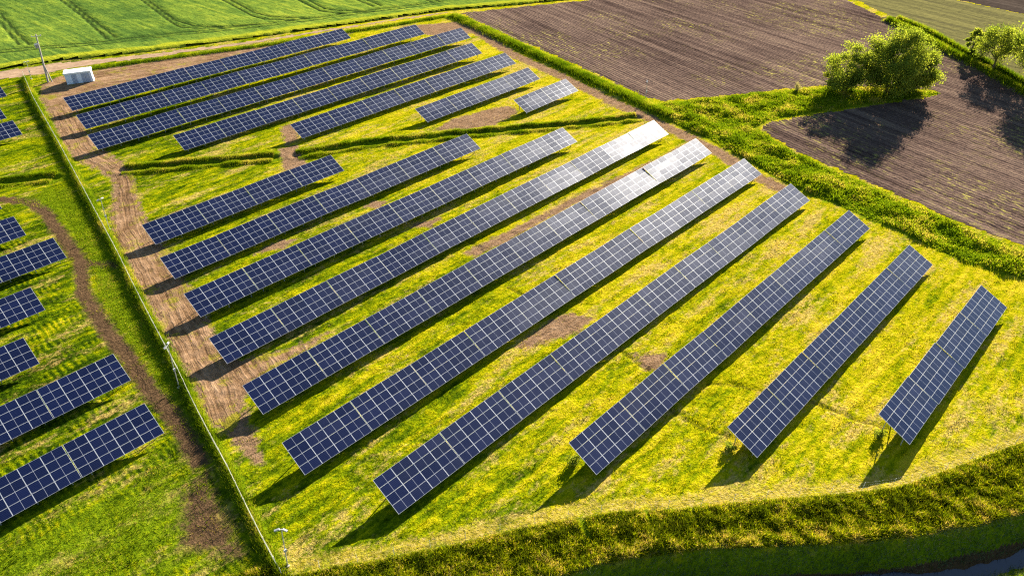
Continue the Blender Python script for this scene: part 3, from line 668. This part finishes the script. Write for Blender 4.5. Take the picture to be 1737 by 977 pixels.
# ------------------------------------------------------------------ solar rows
MOD_L, MOD_W, MOD_T = 2.10, 1.05 * KS, 0.035
def module_mesh(M_GLASS):
    b = MB(); fx, fy = 0.028, 0.014
    b.box((0, 0, -MOD_T), (MOD_L, fy, 0), 1); b.box((0, MOD_W - fy, -MOD_T), (MOD_L, MOD_W, 0), 1)
    b.box((0, fy, -MOD_T), (fx, MOD_W - fy, 0), 1); b.box((MOD_L - fx, fy, -MOD_T), (MOD_L, MOD_W - fy, 0), 1)
    b.box((fx, fy, -0.012), (MOD_L - fx, MOD_W - fy, -0.004), 0)
    return b.mesh('solar_module', [M_GLASS, M_ALU])
MODULES = [module_mesh(mat_glass()), module_mesh(mat_glass('solar_cells_dusty', 0.272))]
ct, st = math.cos(TILT), math.sin(TILT)
def frame_mesh(length):
    """support of one section: purlins, rafters, posts; origin at the low left corner, on the slope plane's low edge"""
    b = MB(); T = Matrix.Rotation(TILT, 4, 'X')
    for v in (0.45, 1.55, 2.65, 3.80):
        b.box((0.02, v - 0.03, -MOD_T - 0.075), (length - 0.02, v + 0.03, -MOD_T - 0.003), 0, T)
    for u in (0.9, length / 2, length - 0.9):
        b.box((u - 0.04, 0.25, -MOD_T - 0.19), (u + 0.04, 4.0, -MOD_T - 0.078), 0, T)
        for v in (0.9, 3.3):
            zt = v * st - 0.20; yy = v * ct
            b.box((u - 0.05, yy - 0.05, -1.7), (u + 0.05, yy + 0.05, zt), 0)
        b.bar((u, 0.95 * ct, -0.45), (u, 2.4 * ct, 2.4 * st - 0.22), 0.05)
    return b.mesh('panel_section', [M_STEEL])
FRAMES = {}
LABELS = {
 'U1': 'solar row nearest the green crop field, behind all the others of the upper block',
 'U2': 'second solar row from the green crop field in the upper block',
 'U3': 'longest solar row of the upper block, third from the green crop field',
 'U4': 'fourth solar row from the green crop field, beside the S-bend of the dirt road',
 'U5': 'fifth solar row from the green crop field, starting mid-field over yellow grass',
 'U6': 'second shortest solar row of the upper block, beside a patch of bare pinkish soil',
 'U7': 'shortest solar row of the upper block, only two sections, beside the ploughed field verge',
 'L1': 'short four-section solar row just below the inner ditch, beside the dirt road',
 'L2': 'seven-section solar row whose far end stops at the long inner ditch',
 'L3': 'third solar row below the inner ditch, nine sections long',
 'L4': 'long solar row whose far end gleams white in the sun, fourth below the inner ditch',
 'L5': 'solar row just below the long strip of bare pinkish soil',
 'L6': 'long solar row directly behind the one that reaches nearest the fence corner',
 'L7': 'long solar row whose low near end reaches closest to the bottom fence corner',
 'L8': 'eight-section solar row, third from the straw path corner of the field',
 'L9': 'six-section blue solar row next to the shortest one by the straw path',
 'L10': 'shortest bright blue solar row of the lower block, closest to the straw path',
 'W7': 'dark solar row west of the fence, nearest the camera of that block',
 'W6': 'dark solar row west of the fence, second from the bottom, ending beside brown soil',
 'W5': 'dark solar row west of the fence, third from the bottom, mostly cut off',
 'W4': 'dark solar row west of the fence, fourth from the bottom, amid yellow grass',
 'W3': 'dark solar row west of the fence ending at the brown track bend',
 'W2': 'dark solar row west of the fence, inside the curve of the brown soil track',
 'W1': 'dark solar row west of the fence, last before the grassy ditch, hardly showing',
 'W0c': 'dark solar row west of the fence, first one beyond the grassy ditch',
 'W0b': 'dark solar row west of the fence, second one beyond the grassy ditch',
 'W0a': 'dark solar row west of the fence, farthest one beyond the grassy ditch near the kiosk'}
GROUPS = {'U': 'solar rows of the upper block', 'L': 'solar rows of the lower block', 'W': 'solar rows west of the fence'}
prng = random.Random(11)
for key, x0, x1, yl, za, zb, dy, ncol in ROWS:
    x0, x1, yl, za, zb, dy = (q * KS for q in (x0, x1, yl, za, zb, dy))
    root = empty('solar_panel_row', (x0, yl, 0))
    tag(root, LABELS[key], 'solar panels', GROUPS[key[0]])
    nsec = ncol // 4; pitch = (x1 - x0) / nsec; length = pitch - 0.07
    ck = round(length, 2)
    if ck not in FRAMES: FRAMES[ck] = frame_mesh(length)
    ends = [za + (zb - za) * i / nsec + (prng.gauss(0, 0.05) if 0 < i < nsec else 0) for i in range(nsec + 1)]
    colp = length / 4
    batch = [[0] * 4 for _ in range(ncol)]
    for _ in range(max(1, ncol // 8)):          # blocks of modules from another, duller batch
        c0, r0, cw, rw = prng.randrange(ncol), prng.randrange(3), prng.randint(2, 7), prng.randint(1, 3)
        for c in range(c0, min(ncol, c0 + cw)):
            for r in range(r0, min(4, r0 + rw)): batch[c][r] = 1
    for s in range(nsec):
        sec = bpy.data.objects.new('panel_section', FRAMES[ck])
        link(sec, root)
        sec.location = (s * pitch, dy * s / nsec + prng.gauss(0, 0.01), LOW_H + ends[s])
        tw = prng.gauss(0, R(0.55))
        sec.rotation_euler = (tw, -math.atan2(ends[s + 1] - ends[s], pitch), 0)
        for c in range(4):
            for r in range(4):
                mo = bpy.data.objects.new('solar_module', MODULES[batch[s * 4 + c][r]])
                link(mo, sec)
                v = r * (MOD_W + 0.02)
                mo.location = (c * colp + 0.006, v * ct, v * st)
                mo.scale = ((colp - 0.012) / MOD_L, 1, 1)
                mo.rotation_euler = (TILT + prng.gauss(0, R(0.2)), prng.gauss(0, R(0.1)), 0)

# ------------------------------------------------------------------ fences
def walk(pl, step):
    pl = [Vector((*p, 0)) for p in pl]; out = []; carry = 0.0
    for a, b in zip(pl[:-1], pl[1:]):
        L = (b - a).length; t = carry
        while t < L:
            out.append(a + (b - a) * t / L); t += step
        carry = t - L
    return out
def gz(p): return float(height_and_masks(np.array([p[0]]), np.array([p[1]]), False)[0])

def fence(name, pl, height, step, label, wires, mesh_step, rail, post_r, wire_w=0.006, wire_m=None):
    o = empty(name, (pl[0][0], pl[0][1], 0)); tag(o, label, 'fence')
    org = Vector((pl[0][0], pl[0][1], 0))
    pts = walk(pl, step); zs = height_and_masks(np.array([p.x for p in pts]), np.array([p.y for p in pts]), False)
    pm = MB(); pm.tube([(0, 0, -0.25), (0, 0, height + 0.05)], post_r, 8); pmesh = pm.mesh('post', [M_POSTP])
    for p, z in zip(pts, zs):
        q = bpy.data.objects.new('post', pmesh); link(q, o); q.location = (p.x - org.x, p.y - org.y, z * 0.3)
    w = MB()
    for k in range(wires):
        hgt = 0.08 + (height - 0.1) * k / (wires - 1)
        for a, b in zip(pts[:-1], pts[1:]):
            w.bar(a - org + Vector((0, 0, hgt)), b - org + Vector((0, 0, hgt)), wire_w)
    if mesh_step:
        for a in walk(pl, mesh_step):
            p = a - org; w.bar(p + Vector((0, 0, 0.08)), p + Vector((0.0, 0.001, height)), 0.005)
    w.build('wire_mesh', [wire_m or M_WIRE], o)
    if rail:
        r = MB()
        for a, b in zip(pts[:-1], pts[1:]): r.bar(a - org + Vector((0, 0, height)), b - org + Vector((0, 0, height)), rail)
        r.build('top_rail', [M_WIRE], o)
    return o
fence('wire_fence', FENCE, 1.6, 2.6, 'long pale wire fence dividing the two solar blocks beside the dirt road', 17, 0.14, 0.013, 0.03)
SF = [(10.81, 39.95)] + [(x - 0.25, y - 0.65) for x, y in BPATH[1:]]
fence('wire_fence', SF, 1.3, 3.4, 'thin wire fence along the straw path above the canal bank', 4, 0, 0, 0.02, 0.0016, M_STEEL)

# ------------------------------------------------------------------ camera posts
def camera_post(loc, h, top, label, yaw=0.0):
    o = empty('camera_post', (loc[0], loc[1], gz(loc))); tag(o, label, 'camera post', 'security camera posts')
    tx, ty = top
    b = MB(); b.tube([(0, 0, -0.2), (tx * 0.5, ty * 0.5, h * 0.5), (tx, ty, h)], [0.055, 0.048, 0.04], 10); b.build('pole', [M_STEEL], o)
    b = MB(); b.tube([(0, 0, 0.0), (0, 0, 0.12)], [0.20, 0.18], 10); b.build('base_plate', [M_CONC], o)
    b = MB()
    for a in (yaw, yaw + 2.6):
        d = Vector((math.cos(a), math.sin(a), 0)); c = Vector((tx, ty, h)) + d * 0.35
        M = Matrix.Translation(c) @ Euler((0, 0.25, a)).to_matrix().to_4x4()
        b.bar((tx, ty, h - 0.05), c, 0.06)
        b.box((-0.20, -0.08, -0.07), (0.26, 0.08, 0.09), 0, M)
        b.box((0.262, -0.06, -0.05), (0.28, 0.06, 0.07), 1, M)
    b.build('security_camera', [M_CAMERA, M_BLACK], o)
    b = MB(); b.box((tx * 0.4 - 0.12, ty * 0.4 - 0.18, h * 0.42), (tx * 0.4 + 0.14, ty * 0.4 - 0.06, h * 0.42 + 0.34)); b.build('junction_box', [M_CAMERA], o)
    return o
camera_post((11.7, 40.5), 5.1, (0.5, 0.1), 'white camera post at the bottom corner of the fence', 2.6)
camera_post((14.9, 70.1), 6.3, (0.5, 0.1), 'tallest camera post, on the outer side of the fence beside the brown soil', 1.0)
camera_post((22.8, 112.4), 5.3, (0.4, 0.0), 'camera post on the inner side of the fence, left of the dirt road', 0.6)
camera_post((35.6, 193.4), 4.0, (0.4, 0.0), 'camera post at the far end of the fence near the utility pole', 0.2)
camera_post((126.6, 83.6), 4.3, (0.0, 0.0), 'camera post at the corner of the ploughed field', 0.9)

# ------------------------------------------------------------------ transformer kiosk
def kiosk():
    a, b_ = Vector((40.3, 183.6, 0)), Vector((45.4, 181.6, 0)); d = b_ - a; rz = math.atan2(d.y, d.x); L = d.length; D = 2.5; H = 2.45
    o = empty('transformer_kiosk', (a.x, a.y, 0), rz); tag(o, 'small pale blue kiosk with a white flat roof on bare earth', 'kiosk')
    w = MB(); w.box((0, 0, -0.1), (L, D, H)); w.build('wall', [M_KWALL], o)
    r = MB(); r.box((-0.16, -0.22, H + 0.002), (L + 0.16, D + 0.18, H + 0.10)); r.box((-0.10, -0.16, H + 0.102), (L + 0.10, D + 0.12, H + 0.20)); r.build('roof', [M_KROOF], o)
    p = MB(); p.box((-0.12, -0.12, -0.15), (L + 0.12, D + 0.12, 0.10)); p.build('plinth', [M_CONC], o)
    for u0, u1 in ((1.28, 2.30), (3.30, 4.95)):
        dm = MB(); um = (u0 + u1) / 2
        for c0, c1 in ((u0, um - 0.012), (um + 0.012, u1)):
            dm.box((c0, -0.05, 0.14), (c1, -0.003, H - 0.22))
            for k in range(9): dm.box((c0 + 0.10, -0.075, 0.35 + k * 0.08), (c1 - 0.10, -0.052, 0.39 + k * 0.08))
            for k in range(6): dm.box((c0 + 0.10, -0.075, 1.55 + k * 0.08), (c1 - 0.10, -0.052, 1.59 + k * 0.08))
        do = dm.build('door', [M_KDOOR], o)
        h = MB(); h.box((um - 0.09, -0.10, 1.15), (um - 0.05, -0.076, 1.35)); h.build('handle', [M_BLACK], do)
    g_ = MB()
    for k in range(8): g_.box((-0.03, 0.7, 1.3 + k * 0.09), (-0.003, 1.8, 1.35 + k * 0.09))
    g_.build('vent', [M_KDOOR], o)
kiosk()

# ------------------------------------------------------------------ utility pole
def utility_pole():
    o = empty('utility_pole', (37.7, 188.6, 0)); tag(o, 'leaning weathered utility pole with a grey transformer, beside the kiosk', 'utility pole')
    top = Vector((1.25, -0.15, 10.7))
    b = MB(); b.tube([(0, 0, -0.3), top * 0.5, top], [0.24, 0.19, 0.13], 12); b.build('pole', [M_CONC], o)
    b = MB(); b.tube([(0.75, -0.35, -0.2), top * 0.34 + Vector((0.12, -0.1, 0))], [0.14, 0.11], 8); b.build('brace', [M_CONC], o)
    b = MB(); c = top * 0.96
    b.bar(c + Vector((-0.9, 0.35, 0)), c + Vector((0.9, -0.35, 0)), 0.12)
    for k in (-0.85, 0, 0.85): b.tube([c + Vector((k, -0.39 * k, 0.06)), c + Vector((k, -0.39 * k, 0.34))], [0.05, 0.07], 8)
    b.build('crossarm', [M_STEEL], o)
    b = MB(); c = top * 0.78 + Vector((-0.45, -0.2, 0))
    b.box(c - Vector((0.38, 0.30, 0.45)), c + Vector((0.38, 0.30, 0.40)))
    for k in range(5): b.box(c + Vector((-0.30 + k * 0.15 - 0.02, -0.40, -0.38)), c + Vector((-0.30 + k * 0.15 + 0.02, -0.303, 0.30)))
    for k in (-0.2, 0, 0.2): b.tube([c + Vector((k, 0, 0.40)), c + Vector((k, 0, 0.68))], [0.05, 0.03], 8)
    b.build('transformer', [M_STEEL], o)
utility_pole()

# ------------------------------------------------------------------ trees
def tree(loc, height, crad, clear, nclump, nleaf, label, seed, lobes=None, lean=(0, 0), name='bushy_tree', leaf=0.42, stems=1):
    rr = np.random.default_rng(seed)
    o = empty(name, (loc[0], loc[1], gz(loc) - 0.1)); tag(o, label, 'tree', 'trees by the ploughed field')
    # clump centres inside an uneven crown
    cz = (height + clear) / 2; hz = (height - clear) / 2
    u = rr.normal(0, 1, (nclump, 3)); u /= np.linalg.norm(u, axis=1)[:, None]
    rad_ = rr.uniform(0.45, 1.0, nclump) ** 0.6
    uneven = 1 + 0.35 * np.sin(3 * np.arctan2(u[:, 1], u[:, 0]) + seed) * 0.6 + rr.normal(0, 0.12, nclump)
    c = np.stack([u[:, 0] * rad_ * crad * uneven + lean[0], u[:, 1] * rad_ * crad * uneven + lean[1], cz + u[:, 2] * rad_ * hz * (0.9 + 0.2 * rr.uniform(0, 1, nclump))], -1)
    t = MB()
    for s in range(stems):
        a0 = 2 * math.pi * s / stems + seed; sp = 0.35 * (stems > 1)
        tip = Vector((lean[0] + sp * crad * math.cos(a0), lean[1] + sp * crad * math.sin(a0), height * 0.72))
        base = Vector((sp * 0.9 * math.cos(a0), sp * 0.9 * math.sin(a0), -0.3)); r0 = 0.032 * height / math.sqrt(stems)
        pts = [base, base.lerp(tip, 0.3) + Vector((rr.normal(0, 0.2), rr.normal(0, 0.2), 0)), base.lerp(tip, 0.65) + Vector((rr.normal(0, 0.3), rr.normal(0, 0.3), 0)), tip]
        t.tube(pts, [r0, r0 * 0.75, r0 * 0.45, r0 * 0.15], 9)
        for k in range(max(5, 12 // stems)):
            e = Vector(c[rr.integers(nclump)]); f = rr.uniform(0.3, 0.75); st_ = base.lerp(tip, f)
            mid = st_.lerp(e, 0.5) + Vector((0, 0, rr.uniform(0, 0.5)))
            t.tube([st_, mid, e], [r0 * 0.36, r0 * 0.24, r0 * 0.07], 6)
    t.build('trunk', [M_BARK], o)
    per = nleaf // nclump
    cr = rr.uniform(0.09, 0.19, nclump) * crad
    P = np.repeat(c, per, axis=0) + rr.normal(0, 1, (per * nclump, 3)) * np.repeat(cr, per)[:, None] * np.array([1, 1, 0.75])
    P[:, 2] = np.maximum(P[:, 2], 0.25)
    n = len(P)
    a = rr.normal(0, 1, (n, 3)); a /= np.linalg.norm(a, axis=1)[:, None]; b = np.cross(a, rr.normal(0, 1, (n, 3))); b /= np.linalg.norm(b, axis=1)[:, None]
    sz = leaf * rr.uniform(0.5, 1.2, n)[:, None]
    v = np.stack([P - a * sz * 0.5, P + b * sz * 0.28, P + a * sz * 0.5, P - b * sz * 0.28], 1).reshape(-1, 3)
    rn_ = np.clip(np.repeat(rr.normal(0.5, 0.18, nclump), per) + rr.normal(0, 0.14, n), 0, 1)
    np_mesh('crown', v, np.arange(4 * n).reshape(-1, 4), M_LEAF, o, attrs=dict(rnd=np.repeat(rn_, 4)), smooth=False)
    return o
tree((169.0, 47.5), 14.2, 6.2, 0.4, 110, 40000, 'biggest bushy green tree, many-stemmed, between the two ploughed fields', 3, stems=4)
tree((163.0, 55.0), 10.0, 5.0, 0.3, 54, 17000, 'lower bushy tree at the left side of the biggest one', 5, stems=3)
tree((174.6, 44.2), 9.0, 4.0, 0.3, 50, 16000, 'lower bushy tree at the right side of the biggest one', 8, stems=3)
tree((203.1, 35.6), 11.4, 5.0, 3.0, 60, 12000, 'slim tree with a bare lower trunk standing on the far ditch', 13, name='slender_tree')
tree((210.0, 42.5), 6.2, 2.3, 0.8, 30, 8000, 'small young tree left of the slim bare-trunked tree on the far ditch', 17, name='slender_tree')
tree((197.8, 23.4), 16.0, 8.0, 1.0, 100, 38000, 'large tree at the right edge of the picture beside the far ditch', 19)

# ------------------------------------------------------------------ leafy weeds that grew up under the near ends of the rows
def shrub(loc, h, r, label, seed, mat, group):
    rr = np.random.default_rng(seed)
    o = empty('shrub', (loc[0], loc[1], gz(loc) - 0.03)); tag(o, label, 'shrub', group)
    st_ = MB(); tips = []
    for k in range(7):
        a = rr.uniform(0, 6.28); q = rr.uniform(0.2, 0.9) * r
        tip = Vector((math.cos(a) * q, math.sin(a) * q, h * rr.uniform(0.65, 1.0))); tips.append(tip)
        st_.tube([(0, 0, -0.1), tip * 0.5 + Vector((0, 0, 0.1)), tip], [0.035, 0.022, 0.008], 5)
    st_.build('stem', [M_BARK], o)
    n = 900; base = np.array([tips[i] for i in rr.integers(0, len(tips), n)]); t = rr.uniform(0.35, 1.05, n)[:, None]
    P = base * t + rr.normal(0, 0.16 * r, (n, 3)); P[:, 2] = np.maximum(P[:, 2], 0.05)
    a = rr.normal(0, 1, (n, 3)); a /= np.linalg.norm(a, axis=1)[:, None]; b = np.cross(a, rr.normal(0, 1, (n, 3))); b /= np.linalg.norm(b, axis=1)[:, None]
    sz = rr.uniform(0.10, 0.22, n)[:, None]
    v = np.stack([P - a * sz * 0.5, P + b * sz * 0.3, P + a * sz * 0.5, P - b * sz * 0.3], 1).reshape(-1, 3)
    np_mesh('foliage', v, np.arange(4 * n).reshape(-1, 4), mat, o, attrs=dict(rnd=np.repeat(np.clip(rr.normal(0.5, 0.2, n), 0, 1), 4)), smooth=False)
M_PALE = mat_blades('pale_shrub_leaves', [(0.0, (0.16, 0.15, 0.07)), (0.5, (0.36, 0.33, 0.17)), (1.0, (0.55, 0.50, 0.32))], 0.4)
G = 'leafy weeds under the row ends'
shrub((39.3, 29.4), 0.95, 0.9, 'leafy weed clump under the near end of the eight-section solar row', 31, M_LEAF, G)
shrub((52.9, 18.7), 0.95, 0.9, 'leafy weed clump under the near end of the six-section solar row', 33, M_LEAF, G)
shrub((66.1, 7.9), 1.0, 0.9, 'leafy weed clump under the near end of the shortest bright blue solar row', 35, M_LEAF, G)
shrub((155.6, 62.6), 1.7, 1.3, 'pale dry bush on the green strip left of the bushy trees', 37, M_PALE, None)
